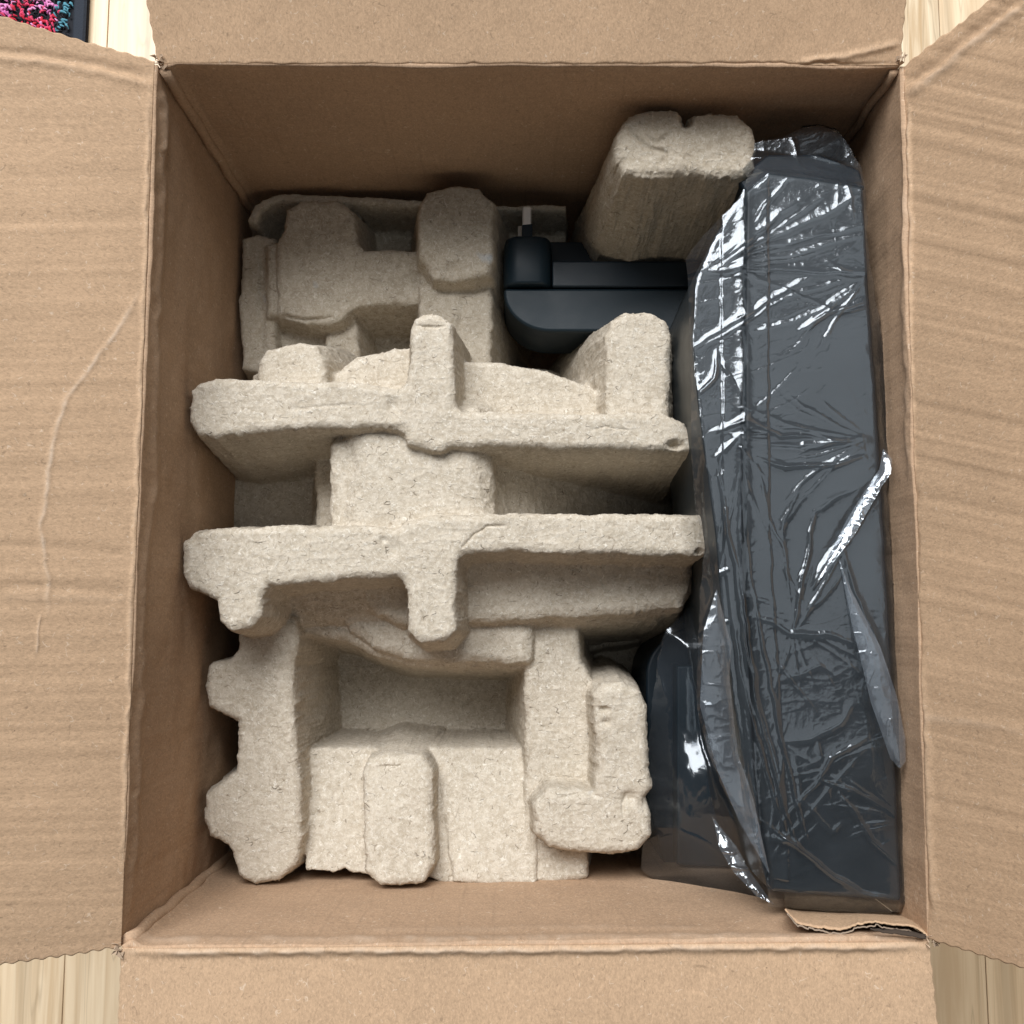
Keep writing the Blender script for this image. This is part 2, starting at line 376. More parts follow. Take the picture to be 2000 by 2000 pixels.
pl = link('pile', me, None, rug); pl['kind'] = 'stuff'

# ------------------------------------------------------------ the cardboard box
box = thing('cardboard_box', 'open brown corrugated cardboard box with all four flaps folded out, seen from above', 'box')
TL, TR, BR, BL = P(309, 127, 0), P(1757, 130, 0), P(1814, 1834, 0), P(237, 1850, 0)
ZB = -.325
def lerp(a, b, t): return tuple(a[i] * (1 - t) + b[i] * t for i in range(3))
def sheet(name, c00, c10, c11, c01, nu, nv, mat, wave=(0, 0), lines=(), rough=.0005, sign=1, thick=.004, curl=None, bandy=None, seed=0, prof=None):
    """bilinear board c00->c10 along the hinge, c01/c11 the free side; waves on the two cut edges; lines = px creases (pts, width px, height m, wear, score)"""
    U, V = np.meshgrid(np.linspace(0, 1, nu), np.linspace(0, 1, nv))
    c = [np.array(q) for q in (c00, c10, c11, c01)]; f = lambda a: a[..., None]
    if wave[0] or wave[1]:
        Ls = np.linalg.norm(c[3] - c[0]); s_ = V * Ls; Wd = np.linalg.norm(c[1] - c[0])
        a0 = wave[0] * .5 * (np.sin(s_ / .0078 * 6.283) + .6 * fbm(s_, 0 * s_, 0 * s_ + seed, 120, 2, seed)) / Wd; a1 = wave[1] * .5 * (np.sin(s_ / .0078 * 6.283 + 1) + .6 * fbm(s_, 0 * s_ + 4, 0 * s_, 120, 2, seed + 5)) / Wd
        e = .03; U = U + a0 * np.exp(-U / e) - a1 * np.exp(-(1 - U) / e)
    G = f((1 - U) * (1 - V)) * c[0] + f(U * (1 - V)) * c[1] + f(U * V) * c[2] + f((1 - U) * V) * c[3]
    N = normals(G[..., 0], G[..., 1], G[..., 2]) * sign
    u, v = PIX(G[..., 0], G[..., 1], G[..., 2])
    h = rough * fbm(G[..., 0], G[..., 1], G[..., 2], 25, 3, seed); wear = np.zeros(u.shape); sc = np.zeros(u.shape)
    if prof is not None: h = h + prof(U, V)
    if bandy is not None:
        h = h + bandy[1] * (fbm((u + v * bandy[2]) * .0005, (v - u * bandy[2] * (1 if bandy[2] > 0 else 1)) / bandy[0], 0 * u, 1, 3, seed + 40))
    for pts, wd, hh, we, so in lines:
        d, t = dist_line(u + 5 * fbm(u, v, 0 * u, .03, 2, 3), v + 3 * fbm(u, v, 0 * u, .04, 2, 5), pts)
        pfl = np.exp(-(d / wd) ** 2); end = np.minimum(1, np.minimum(t, 1 - t) * 12 + .15)
        h = h + hh * pfl * end; brk = .55 + .6 * fbm(u, v, 0 * u, .05, 2, 9)
        wear += we * np.exp(-(d / (wd * .7)) ** 2) * end * brk.clip(0, 1.2); sc += so * np.exp(-(d / (wd * .5)) ** 2) * end
    G = G + f(h) * N
    me, used = grid_mesh(name, G[..., 0], G[..., 1], G[..., 2]); attr(me, 'wear', wear.ravel()[used]); attr(me, 'score', sc.ravel()[used])
    o = link(name, me, mat, box); m = o.modifiers.new('s', 'SOLIDIFY'); m.thickness = thick; m.offset = -1 if sign > 0 else 1
    return o
def sw(hw, amp):      # a score bead close to the hinge
    return lambda U, V: amp * np.exp(-((V - hw) / .012) ** 2)
# left flap
sheet('flap', P(302, 120, 0), BL, P(-190, 1913, .056), P(-190, -23, .06), 620, 240, M_CY, (.0007, .0009), [
    ([(270, 570), (262, 595), (228, 650), (185, 705), (128, 780), (115, 830), (104, 870), (93, 930), (86, 1000), (79, 1025), (88, 1085), (93, 1150), (96, 1200)], 6, .00030, .60, 0),
    ([(80, 1200), (74, 1240), (70, 1275)], 3, .0003, .35, 0),
    ([(-30, 95), (80, 105), (180, 122), (300, 150)], 9, -.0010, 0, .25), ([(-30, 112), (80, 122), (180, 140), (290, 166)], 8, .0008, .1, 0),
    ([(291, 170), (284, 500), (270, 900), (257, 1200), (238, 1700)], 5, .0006, .15, .2), ([(0, 1062), (150, 1072), (258, 1082)], 11, -.0004, 0, .12), ([(0, 1142), (150, 1150), (255, 1156)], 11, -.0005, 0, .12),
    ([(0, 1165), (255, 1172)], 10, .0003, .08, 0)], bandy=(24, .00032, -.02), sign=-1, seed=1)
# right flap
sheet('flap', BR, P(1765, 128, 0), P(2150, -165, .10), P(2150, 1938, .085), 620, 240, M_CY, (.0006, .0010), [
    ([(1768, 190), (1830, 145), (1900, 85), (2000, 12), (2080, -50)], 9, .0011, .4, 0), ([(1768, 165), (1830, 122), (1900, 62), (2000, -10)], 10, -.0010, 0, .3),
    ([(1775, 200), (1779, 600), (1783, 960)], 4, .0009, .22, .15), ([(1786, 930), (1795, 1300), (1812, 1800)], 5, -.0007, .0, .3), ([(1800, 1300), (1812, 1560), (1822, 1780)], 8, .0007, .15, 0),
    ([(1800, 1402), (1900, 1412), (2000, 1430)], 10, .0004, .2, 0), ([(1840, 60), (1870, 42)], 5, -.001, 0, .6)], bandy=(22, .00032, .22), sign=-1, seed=2)
# top flap
sheet('flap', P(1757, 128, 0), P(309, 125, 0), P(262, -125, .026), P(1781, -125, .026), 700, 120, M_CX, (.0006, .0006), [
    ([(312, 127), (1000, 127), (1400, 125), (1757, 124)], 3, -.0008, 0, .7), ([(1560, 122), (1640, 112), (1757, 86)], 7, .0009, .15, 0)], rough=.0008, sign=-1, seed=3)
# bottom flap
sheet('flap', P(237, 1851, 0), P(1813, 1838, 0), P(1847, 2130, .004), P(224, 2130, .004), 700, 120, M_CX, (.0004, .0006), [
    ([(240, 1858), (1000, 1854), (1450, 1850), (1813, 1846)], 9, .0022, .5, 0), ([(240, 1843), (1000, 1840), (1813, 1833)], 4, -.0006, 0, .5), ([(1370, 1885), (1360, 1940)], 14, -.0006, .0, .1)], rough=.0007, sign=-1, seed=4)
# walls
def down(p, z=ZB): return (p[0], p[1], z)
def endprof(w_, a): return lambda U, V: a * (np.exp(-(U / w_) ** 2) + np.exp(-((1 - U) / w_) ** 2))
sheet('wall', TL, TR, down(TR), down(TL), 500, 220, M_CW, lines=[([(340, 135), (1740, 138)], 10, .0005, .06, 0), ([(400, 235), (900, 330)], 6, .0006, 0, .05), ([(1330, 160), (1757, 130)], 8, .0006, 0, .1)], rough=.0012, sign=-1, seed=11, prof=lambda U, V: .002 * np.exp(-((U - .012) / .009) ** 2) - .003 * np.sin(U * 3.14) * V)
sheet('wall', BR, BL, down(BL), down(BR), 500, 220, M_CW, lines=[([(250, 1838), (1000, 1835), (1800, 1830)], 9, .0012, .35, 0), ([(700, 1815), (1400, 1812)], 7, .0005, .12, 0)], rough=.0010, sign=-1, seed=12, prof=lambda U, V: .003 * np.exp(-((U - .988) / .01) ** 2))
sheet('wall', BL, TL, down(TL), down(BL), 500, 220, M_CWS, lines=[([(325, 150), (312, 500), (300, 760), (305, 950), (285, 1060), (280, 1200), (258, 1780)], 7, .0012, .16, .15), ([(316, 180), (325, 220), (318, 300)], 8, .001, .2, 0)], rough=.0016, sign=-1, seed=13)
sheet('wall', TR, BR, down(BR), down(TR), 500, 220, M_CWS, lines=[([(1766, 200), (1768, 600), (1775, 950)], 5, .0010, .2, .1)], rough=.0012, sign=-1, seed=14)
me = box_mesh('bottom', BL[0] + .004, BR[0] - .002, BL[1] + .003, TL[1] - .003, ZB - .006, ZB - .001, 0); link('bottom', me, M_CX, box)
# corner folds running down the inner edges
def tube(name, pts, r, mat, parent, seg=10, jit=0.0):
    bm = bmesh.new(); rings = []
    for i, p in enumerate(pts):
        p = Vector(p); a = Vector(pts[max(i - 1, 0)]); b = Vector(pts[min(i + 1, len(pts) - 1)]); d = (b - a).normalized()
        s = d.cross(Vector((.3, .5, .81))).normalized(); t = d.cross(s); rr = r[i] if isinstance(r, list) else r
        rings.append([bm.verts.new(p + (s * math.cos(q / seg * 6.2832) + t * math.sin(q / seg * 6.2832)) * rr * (1 + random.uniform(-jit, jit))) for q in range(seg)])
    for i in range(len(rings) - 1):
        for q in range(seg): bm.faces.new((rings[i][q], rings[i][(q + 1) % seg], rings[i + 1][(q + 1) % seg], rings[i + 1][q]))
    bm.faces.new(rings[0]); bm.faces.new(rings[-1]); bmesh.ops.recalc_face_normals(bm, faces=bm.faces)
    me = bpy.data.meshes.new(name); bm.to_mesh(me); bm.free()
    for p in me.polygons: p.use_smooth = True
    return link(name, me, mat, parent)
def cornerfold(c, dx, dy, r):
    tube('corner_fold', [(c[0] + dx + .0006 * math.sin(k * 1.9), c[1] + dy + .0006 * math.cos(k * 2.3), -.002 + (ZB + .004) * k / 24) for k in range(25)], r, M_CWS, box, 12)
cornerfold(TL, .0028, -.0022, .0030); cornerfold(BL, .0024, .0022, .0034); cornerfold(TR, -.0022, -.0018, .0022)
# frayed paper where the flaps part at the corners
M_FRAY = NT('torn_paper').out(Base_Color=(.45, .33, .23), Roughness=.95)
def fray(c, n, sp, seed, z=.001, aim=(0, 0)):
    random.seed(seed); bm = bmesh.new()
    for i in range(n):
        x = c[0] + random.uniform(-sp, sp); y = c[1] + random.uniform(-sp, sp); a = random.uniform(0, 6.28); L = random.uniform(.001, .0035); w_ = random.uniform(.0004, .0011)
        q = [bm.verts.new((x + math.cos(a + o) * l, y + math.sin(a + o) * l, z + random.uniform(-.002, .003))) for o, l in ((0, L), (2.1, w_), (3.3, L * .6), (4.4, w_))]
        bm.faces.new(q)
    me = bpy.data.meshes.new('frayed_paper'); bm.to_mesh(me); bm.free(); o = link('frayed_paper', me, M_FRAY, box); m = o.modifiers.new('s', 'SOLIDIFY'); m.thickness = .0003
for c, s_ in ((P(312, 122, 0), 1), (P(1756, 122, 0), 2), (P(232, 1853, 0), 3), (P(1815, 1836, 0), 4)): fray(c, 8, .0026, s_)
random.seed(11)
# torn liner at the bottom right corner
def ragged(pts, z, n=70, amp=3.0, seed=5):
    out = []; L = [0]
    for i in range(len(pts) - 1): L.append(L[-1] + math.dist(pts[i], pts[i + 1]))
    for k in range(n + 1):
        s = L[-1] * k / n; i = max(j for j in range(len(L)) if L[j] <= s + 1e-9); i = min(i, len(pts) - 2); t = (s - L[i]) / (L[i + 1] - L[i])
        u = pts[i][0] * (1 - t) + pts[i + 1][0] * t; v = pts[i][1] * (1 - t) + pts[i + 1][1] * t
        jj = float(vnoise(np.array([k * .45]), 0.5, seed)[0]) + .5 * float(vnoise(np.array([k * 1.3]), 2.5, seed)[0]); out.append((u + jj * amp * .5, v + jj * amp))
    return out
TP = [(1534, 1777), (1545, 1790), (1556, 1803), (1600, 1812), (1640, 1817), (1675, 1806), (1710, 1800), (1745, 1806), (1775, 1808), (1800, 1818), (1812, 1830)]
def strip(name, pa, za, pb, zb, mat, th=.0006, sub=6, bulge=0):
    n = len(pa); bm = bmesh.new(); R = []
    for i in range(n):
        A = Vector(P(*pa[i], za if not callable(za) else za(i / (n - 1)))); B = Vector(P(*pb[i], zb if not callable(zb) else zb(i / (n - 1))))
        R.append([bm.verts.new(A.lerp(B, j / sub) + Vector((0, 0, bulge * math.sin(math.pi * j / sub)))) for j in range(sub + 1)])
    for i in range(n - 1):
        for j in range(sub): bm.faces.new((R[i][j], R[i][j + 1], R[i + 1][j + 1], R[i + 1][j]))
    me = bpy.data.meshes.new(name); bm.to_mesh(me); bm.free()
    for p in me.polygons: p.use_smooth = True
    o = link(name, me, mat, box); m = o.modifiers.new('s', 'SOLIDIFY'); m.thickness = th; m.offset = 0
    return o
e1 = ragged(TP, 0, 90, 2.6, 5); base = [(1532 + (1800 - 1532) * i / 90, 1772 + 12 * i / 90) for i in range(91)]
strip('torn_liner', e1, lambda t: -.010 + .010 * t, base, lambda t: -.052 + .006 * t, M_CX, .0007, 8, .003)
e2 = [(u + 3, v + 7 + 4 * max(0, (u - 1690) / 120)) for u, v in ragged(TP, 0, 90, 3.4, 8)]
strip('flute_edge', e2, -.004, [(u, v - 4) for u, v in e2], -.016, NT('flute_grey').out(Base_Color=(.30, .23, .17), Roughness=.95), .0005, 3, 0)
M_DK = NT('gap_shade_dark').out(Base_Color=(.05, .035, .025), Roughness=.95)
gp = ragged([(1700, 1815), (1730, 1822), (1760, 1826), (1808, 1834)], 0, 30, 1.6, 3)
strip('gap_shade_strip', gp, .0035, [(u, v - 9 * math.sin(min(1, (i + 2) / 20) * 1.57)) for i, (u, v) in enumerate(gp)], .0015, M_DK, .0004, 2, 0)  # near-black strip laid on top, its colour standing in for shade in the slit

# ------------------------------------------------------------ pulp trays
def build_hf(hf, name, mat, parent, cut, amp=(.0006, .00045), seed=0, lo=None):
    H = hf.H; keep = H > cut; X, Y, Z = hf.X, hf.Y, H
    N = normals(X, Y, Z); a = fbm(X, Y, Z, 55, 2, seed) * amp[0]; st = 1 - N[..., 2].clip(0, 1)
    a = a + (ridge(X + .004 * fbm(X, Y, Z, 60, 2, 77), Y, Z, 120, 2, seed + 5) - .25) * amp[1] * (.5 + .9 * st.clip(0, .7)) + amp[1] * .28 * (ridge(X, Y, Z, 230, 1, seed + 25) - .2) + fbm(X, Y, Z, 420, 2, seed + 8) * .00010
    G = np.stack([X, Y, Z], -1) + N * a[..., None]
    Kp = keep
    me, used = grid_mesh(name, G[..., 0], G[..., 1], G[..., 2], Kp)
    return link(name, me, mat, parent)

tray = thing('pulp_tray', 'large pale grey moulded pulp tray with two long raised bars, lying uppermost in the box', 'packing tray')
x0, y1 = P(320, 560, -.10)[:2]; x1, y0 = P(1420, 1790, -.09)[:2]
T = HF(x0, x1, y0, y1, .00048, -.30, .0013, 1)
# low levels first
T.up([(455, 880), (655, 880), (655, 1045), (455, 1045)], -.170, sl=10)                                   # left pocket floor
T.up([(940, 900, -.100), (1360, 900, -.235), (1360, 1020, -.235), (940, 1020, -.100)], sl=6)                # channel floor
T.up([(560, 1225), (1030, 1225), (1030, 1470), (560, 1470)], -.218, r=.005, sl=8)                            # deep pocket floor
T.up([(575, 1465, -.137), (1045, 1465, -.137), (1045, 1724, -.118), (960, 1724, -.118), (870, 1718, -.118), (800, 1706, -.118), (760, 1708, -.118), (690, 1704, -.118), (672, 1694, -.118), (655, 1704, -.118), (600, 1698, -.118)], None, sl=25, r=.0018, k=.0025)
T.up([(860, 1500, -.133), (1040, 1500, -.133), (1040, 1724, -.113), (960, 1724, -.113), (890, 1714, -.113)], None, r=.004, sl=12, k=.003)
T.up([(508, 1140), (800, 1120), (900, 1080), (1352, 1080), (1345, 1130), (1325, 1182), (1285, 1203), (1125, 1214), (1035, 1216), (1030, 1296), (800, 1292), (735, 1275), (680, 1245), (560, 1226), (508, 1232)], -.124, sl=8, r=.005)
T.up([(655, 1130), (665, 1180), (690, 1225), (740, 1262), (800, 1282), (1028, 1286), (1028, 1130)], -.116, r=.005, sl=7, k=.005)
T.up([(690, 1120), (705, 1155), (740, 1190), (790, 1210), (1000, 1205), (1325, 1180), (1345, 1100)], -.104, r=.005, sl=6, k=.005)
T.up([(640, 750), (665, 728), (700, 702), (770, 686), (830, 686), (900, 711), (960, 713), (1040, 724), (1140, 756), (1185, 785), (1185, 840), (640, 840)], -.103, sl=7, r=.004)
T.up([(1115, 775), (1150, 755), (1190, 700), (1215, 640), (1250, 640), (1250, 815), (1115, 815)], -.118, sl=4, r=.006)
T.up([(655, 870), (700, 850), (930, 858), (945, 890), (952, 1000), (940, 1025), (655, 1040)], -.079, sl=9, r=.006, k=.012)
T.up([(690, 790), (925, 810), (915, 900), (925, 985), (945, 1060), (690, 1060), (700, 985), (715, 900)], -.076, r=.009, sl=3, k=.022)
T.up([(622, 900), (660, 890), (660, 1030), (622, 1030)], -.128, sl=5, r=.004)
T.up([(700, 1050), (700, 990), (780, 965), (870, 960), (930, 1000), (940, 1040)], -.081, r=.012, sl=2.5, k=.012)
T.up([(895, 1070, -.086), (1350, 1070, -.090), (1340, 1150, -.108), (1315, 1188, -.114), (1120, 1206, -.116), (895, 1205, -.114)], sl=8, r=.006)
T.up([(515, 1120, -.086), (800, 1110, -.086), (800, 1200, -.110), (560, 1215, -.120), (515, 1215, -.120)], sl=6, r=.006)
# left column with its lobes
T.up([(472, 1215), (572, 1215), (574, 1260), (562, 1300), (575, 1500), (582, 1640), (570, 1690), (540, 1712), (500, 1722), (470, 1708), (462, 1665), (448, 1645), (412, 1630), (402, 1600), (405, 1555), (440, 1535), (466, 1512), (470, 1470), (468, 1405), (440, 1392), (412, 1375), (405, 1340), (412, 1305), (450, 1297), (472, 1270)], -.108, r=.0036, sl=13)
# right column, L-shaped bump, foot
T.up([(1032, 1195), (1122, 1200), (1126, 1290), (1150, 1335), (1185, 1352), (1190, 1560), (1060, 1600), (1035, 1640)], -.124, r=.004, sl=8)
T.up([(1045, 1600, -.122), (1138, 1600, -.122), (1140, 1710, -.117), (1085, 1719, -.117), (1045, 1718, -.117)], None, r=.003, sl=8)
T.up([(1168, 1362), (1182, 1345), (1215, 1342), (1243, 1355), (1255, 1385), (1257, 1500), (1266, 1535), (1254, 1560), (1264, 1592), (1266, 1632), (1245, 1655), (1150, 1660), (1075, 1650), (1052, 1625), (1052, 1580), (1075, 1552), (1165, 1552), (1176, 1500)], -.096, r=.0045, sl=14, k=.005)
T.up([(716, 1515, -.112), (724, 1490, -.113), (760, 1480, -.113), (822, 1486, -.113), (838, 1510, -.112), (840, 1690, -.098), (822, 1718, -.097), (745, 1722, -.097), (720, 1702, -.098)], None, r=.0045, sl=12, k=.0035)
# back bumps
T.up([(512, 705), (525, 688), (570, 678), (612, 680), (626, 700), (632, 760), (512, 760)], -.090, r=.004, sl=4)
T.up([(500, 735), (690, 738), (700, 780), (500, 790)], -.115, r=.004, sl=4)
T.up([(1190, 655), (1200, 632), (1225, 616), (1270, 617), (1297, 632), (1304, 660), (1302, 820), (1190, 820)], -.086, r=.004, sl=5)
# the two long bars and the centre ribs
T.up([[(376, 790, -.061), (378, 765, -.061), (392, 752, -.061), (425, 747, -.061), (700, 752, -.062), (775, 765, -.063), (845, 790, -.064), (845, 835, -.064), (775, 828, -.063), (700, 828, -.062), (560, 830, -.062), (420, 848, -.061), (390, 842, -.061), (378, 822, -.061)],
      [(845, 810, -.064), (905, 814, -.065), (950, 811, -.065), (1295, 814, -.067), (1335, 828, -.067), (1350, 850, -.067), (1348, 872, -.067), (1200, 870, -.067), (960, 864, -.065), (845, 862, -.064)],
      [(808, 640, -.0635), (814, 624, -.0635), (835, 618, -.0635), (862, 620, -.0635), (876, 634, -.0635), (880, 700, -.0635), (882, 800, -.0635), (884, 850, -.0635), (860, 866, -.0635), (805, 860, -.0635), (800, 780, -.0635), (808, 700, -.0635)]], None, r=.0034, sl=10)
T.up([[(362, 1085), (362, 1062), (380, 1044), (410, 1038), (700, 1034), (770, 1040), (845, 1045), (845, 1110), (740, 1122), (600, 1128), (520, 1140), (503, 1165), (500, 1200), (485, 1218), (455, 1224), (436, 1208), (428, 1168), (400, 1150), (372, 1138), (360, 1115)],
      [(845, 1020), (905, 1014), (1000, 1010), (1375, 1013), (1388, 1030), (1385, 1070), (1360, 1078), (1000, 1072), (900, 1072), (845, 1075)],
      [(803, 1030), (882, 1030), (884, 1080), (882, 1228), (866, 1246), (822, 1248), (805, 1232), (802, 1090)]], -.060, r=.0034, sl=10)
# dents, tears, cracks
T.dent(768, 790, -.062, .006, .0022, .7); T.dent(768, 1072, -.06, .006, .0022, .8); T.dent(748, 1056, -.06, .002, .0015)
T.dent(893, 1040, -.062, .003, .001); T.dent(1320, 868, -.066, .0022, .007, 1.9); T.dent(1365, 1079, -.062, .0015, .005, 1.4)
T.dent(1178, 1385, -.1, .002, .003, 1.6); T.dent(1182, 1410, -.1, .0018, .0025, 1.3); T.dent(1230, 1560, -.094, .004, .003); T.dent(375, 1050, -.058, .003, .002); T.dent(1262, 1572, -.094, .004, .003)
T.groove([(900, 1072), (925, 1045), (950, 1030), (990, 1028)], -.062, .0007, .0014); T.groove([(395, 760), (392, 800), (398, 840)], -.062, .001, .0010); T.groove([(808, 640), (812, 632), (870, 634)], -.061, .0007, .0014); T.groove([(1225, 1550), (1215, 1570), (1220, 1600)], -.094, .0008, .0014); T.groove([(1090, 1562), (1140, 1548), (1180, 1560)], -.094, .0008, .0012); T.groove([(735, 1500), (775, 1496), (790, 1488)], -.109, .001, .0014)
T.groove([(1150, 840), (1180, 832), (1230, 842)], -.068, .0006, .0008); T.groove([(560, 800), (700, 790)], -.062, .001, .0005); T.groove([(815, 1180), (830, 1215)], -.06, .0007, .001)
build_hf(T, 'moulded_sheet', M_PULP, tray, -.262, (.0007, .00085), 21)

lower = thing('pulp_tray', 'darker moulded pulp tray with an H-shaped hump, deep in the back left corner', 'packing tray')
x0, y1 = P(440, 330, -.17)[:2]; x1, y0 = P(1330, 1760, -.2)[:2]
Lw = HF(x0, x1, y0, y1, .0007, -.36, .0014, 31); Lw.kk = .005; Lw.rr = .85
Lw.up([(492, 430), (505, 402), (545, 384), (700, 392), (962, 400), (962, 760), (470, 760), (478, 600)], -.195, sl=10)
Lw.up([(955, 402), (1104, 404), (1104, 480), (955, 480)], -.188, sl=14, r=.001)
Lw.up([(435, 760), (1330, 760), (1330, 1100), (1290, 1230), (1250, 1340), (1240, 1705), (428, 1705), (438, 1300)], -.245, sl=8)
Lw.up([(1100, 1090), (1300, 1090), (1290, 1215), (1250, 1250), (1100, 1275)], -.225, sl=5); Lw.up([(1000, 1360), (1170, 1365), (1215, 1385), (1000, 1430)], -.235, sl=5)
Lw.up([(1140, 1640), (1230, 1640), (1225, 1682), (1140, 1682)], -.19, sl=5)
Lw.up([(960, 715), (1115, 730), (1150, 760), (960, 790)], -.20, sl=5)
Lw.up([(436, 1150), (452, 1150), (446, 1700), (428, 1700)], -.185, sl=9, r=.0015)
Lw.up([(486, 430), (498, 402), (545, 378), (700, 386), (960, 400), (1104, 402), (1104, 409), (960, 408), (700, 396), (552, 390), (510, 408), (497, 432)], -.151, sl=14, r=.0012, k=.002)
Lw.up([(478, 466), (505, 460), (532, 466), (536, 620), (532, 705), (500, 724), (480, 715), (470, 600)], -.156, sl=7, r=.0035)
Lw.up([(530, 630), (650, 630), (645, 720), (530, 730)], -.168, sl=3, r=.004); Lw.up([(640, 655), (668, 622), (695, 618), (698, 740), (630, 740)], -.158, sl=5)
Lw.up([(546, 475), (560, 450), (566, 410), (590, 395), (655, 395), (684, 414), (692, 470), (706, 492), (820, 494), (820, 588), (740, 590), (690, 596), (662, 622), (600, 627), (548, 612)], -.145, sl=6, r=.0045)
Lw.up([(524, 480), (546, 476), (550, 612), (526, 612)], -.150, sl=3, r=.003)
Lw.up([(822, 400), (836, 380), (880, 368), (935, 372), (958, 396), (960, 470), (952, 528), (925, 540), (850, 538), (824, 500)], -.124, sl=6, r=.004)
Lw.up([(824, 500), (950, 500), (955, 600), (952, 740), (824, 740)], -.140, sl=6, r=.004)
Lw.dent(885, 552, -.145, .006, .005, .9); Lw.dent(885, 552, -.145, .002, -.002); Lw.dent(835, 545, -.15, .007, .005, 1.2); Lw.groove([(548, 624), (600, 632), (655, 626)], -.155, .0012, .003); Lw.groove([(515, 480), (520, 700)], -.165, .002, .002); Lw.groove([(905, 580), (900, 640), (905, 690)], -.140, .003, .002)
build_hf(Lw, 'moulded_sheet', M_PULP2, lower, -.30, (.0008, .0008), 51)
x0, y1 = P(1080, 180, -.12)[:2]; x1, y0 = P(1500, 560, -.12)[:2]
y1 = .2845; Bk = HF(x0, x1, y0, y1, .00045, -.36, .0018, 61)
Bk.up([(1212, 262), (1222, 242), (1245, 226), (1290, 217), (1322, 219), (1333, 232), (1342, 240), (1356, 230), (1385, 222), (1435, 226), (1460, 246), (1470, 280), (1468, 318), (1450, 335), (1340, 332), (1262, 338), (1225, 330), (1214, 300)], -.038, r=.0045, sl=11)
Bk.up([(1175, 345), (1470, 350), (1470, 470), (1170, 470)], -.16, r=.006, sl=10); 
Bk.dent(1342, 232, -.038, .0035, .009, .8); Bk.groove([(1262, 262), (1285, 280), (1310, 262)], -.038, .0012, .0016); Bk.groove([(1225, 250), (1260, 285), (1300, 300), (1290, 328)], -.038, .0014, .0018)
build_hf(Bk, 'end_post', M_PULP2, lower, -.215, (.0012, .0013), 71)

# ------------------------------------------------------------ power adapter with plug
ad = thing('power_adapter', 'black power adapter with three-pin plug lying deep in the box beside the tall pulp post', 'power adapter')
za = -.140
prism('body', [(984, 563), (1500, 563), (1500, 648)] + [(1078 - 94 * math.sin(k / 12 * 1.5708), 570 + 78 * math.cos(k / 12 * 1.5708)) for k in range(13)], za - .055, za, M_BLK2, ad, .0022)
prism('top_shell', rounded([(1078, 509), (1500, 509), (1500, 561), (1078, 561)], [6, 0, 0, 0]), za - .055, za + .0005, M_BLK, ad, .0015)
# a barrel-shaped plug head
bm = bmesh.new(); R = []
ax0, ay1 = P(983, 464, za)[:2]; ax1, ay0 = P(1080, 560, za)[:2]; cxp = (ax0 + ax1) / 2; rx = (ax1 - ax0) / 2
for j, (t, s) in enumerate([(0, .9), (.02, .98), (.06, 1), (.5, 1.01), (.9, .985), (.97, .95), (1, .84)]):
    yy = ay0 + (ay1 - ay0) * t; R.append([bm.verts.new((cxp + rx * s * math.copysign(abs(math.cos(a)) ** .55, math.cos(a)), yy, za - .016 + .022 * s * math.copysign(abs(math.sin(a)) ** .7, math.sin(a)))) for a in [q / 32 * 6.2832 for q in range(32)]])
for j in range(6):
    for q in range(32): bm.faces.new((R[j][q], R[j][(q + 1) % 32], R[j + 1][(q + 1) % 32], R[j + 1][q]))
bm.faces.new(R[0]); bm.faces.new(R[-1]); bmesh.ops.recalc_face_normals(bm, faces=bm.faces); me = bpy.data.meshes.new('plug_head'); bm.to_mesh(me); bm.free()
for p in me.polygons: p.use_smooth = len(p.vertices) == 4
link('plug_head', me, M_BLK2, ad)
prism('plug_base', rounded([(1060, 472), (1165, 472), (1165, 520), (1060, 520)], 4), za - .05, za - .018, M_BLK, ad, .001)
prism('pin', rounded([(1020, 402), (1038, 402), (1038, 470), (1020, 470)], [6, 6, 0, 0]), za - .011, za - .005, M_METAL, ad, .0012)
bpy.data.objects['pin']['label'] = 'metal earth pin with black sleeve'
prism('pin_sleeve', [(1019.5, 439), (1040, 437), (1040, 470), (1019.5, 470)], za - .0115, za - .0045, M_BLK2, ad, .0004)
prism('pin', rounded([(1011, 441), (1020, 441), (1020, 475), (1011, 475)], 2), za - .030, za - .024, M_METAL, ad, .0008)

# ------------------------------------------------------------ wrapped parts
slab = thing('stand_column', 'tall charcoal plastic slab inside the clear bag along the right wall', 'stand')
zs = -.028
SL = [(1500, 334), (1590, 346), (1688, 364), (1698, 560), (1712, 760), (1726, 1000), (1742, 1300), (1762, 1762), (1506, 1742), (1478, 1500), (1468, 1300), (1455, 1100), (1453, 900), (1453, 600), (1455, 372)]
SP = [(1450, 374), (1449, 600), (1449, 900), (1451, 1100), (1463, 1300), (1473, 1500), (1500, 1736), (1470, 1620), (1436, 1400), (1410, 1200), (1398, 1050), (1378, 900), (1362, 780), (1353, 660), (1362, 545), (1400, 455)]
prism('front_panel', SL, zs - .12, zs, M_SLAB, slab, .0025)
prism('side_panel', SP, zs - .12, zs - .0006, M_SLAB, slab, .0012)
prism('end_cap', [(1600, 300), (1680, 330), (1692, 370), (1500, 350), (1460, 380), (1440, 350), (1500, 300)], zs - .12, zs - .016, M_BLK, slab, .002)
basep = thing('stand_base', 'dark flat plastic part in clear film, beside the L-shaped bump of the pulp tray', 'stand')
prism('plate', rounded([(1262, 1290), (1300, 1240), (1420, 1200), (1560, 1300), (1560, 1700), (1300, 1700), (1262, 1560)], [30, 20, 0, 0, 0, 0, 20]), -.24, -.160, M_BLK, basep, .002)
prism('raised_panel', [(1322, 1300), (1500, 1300), (1520, 1700), (1322, 1690)], -.157, -.140, M_BLK2, basep, .0015)

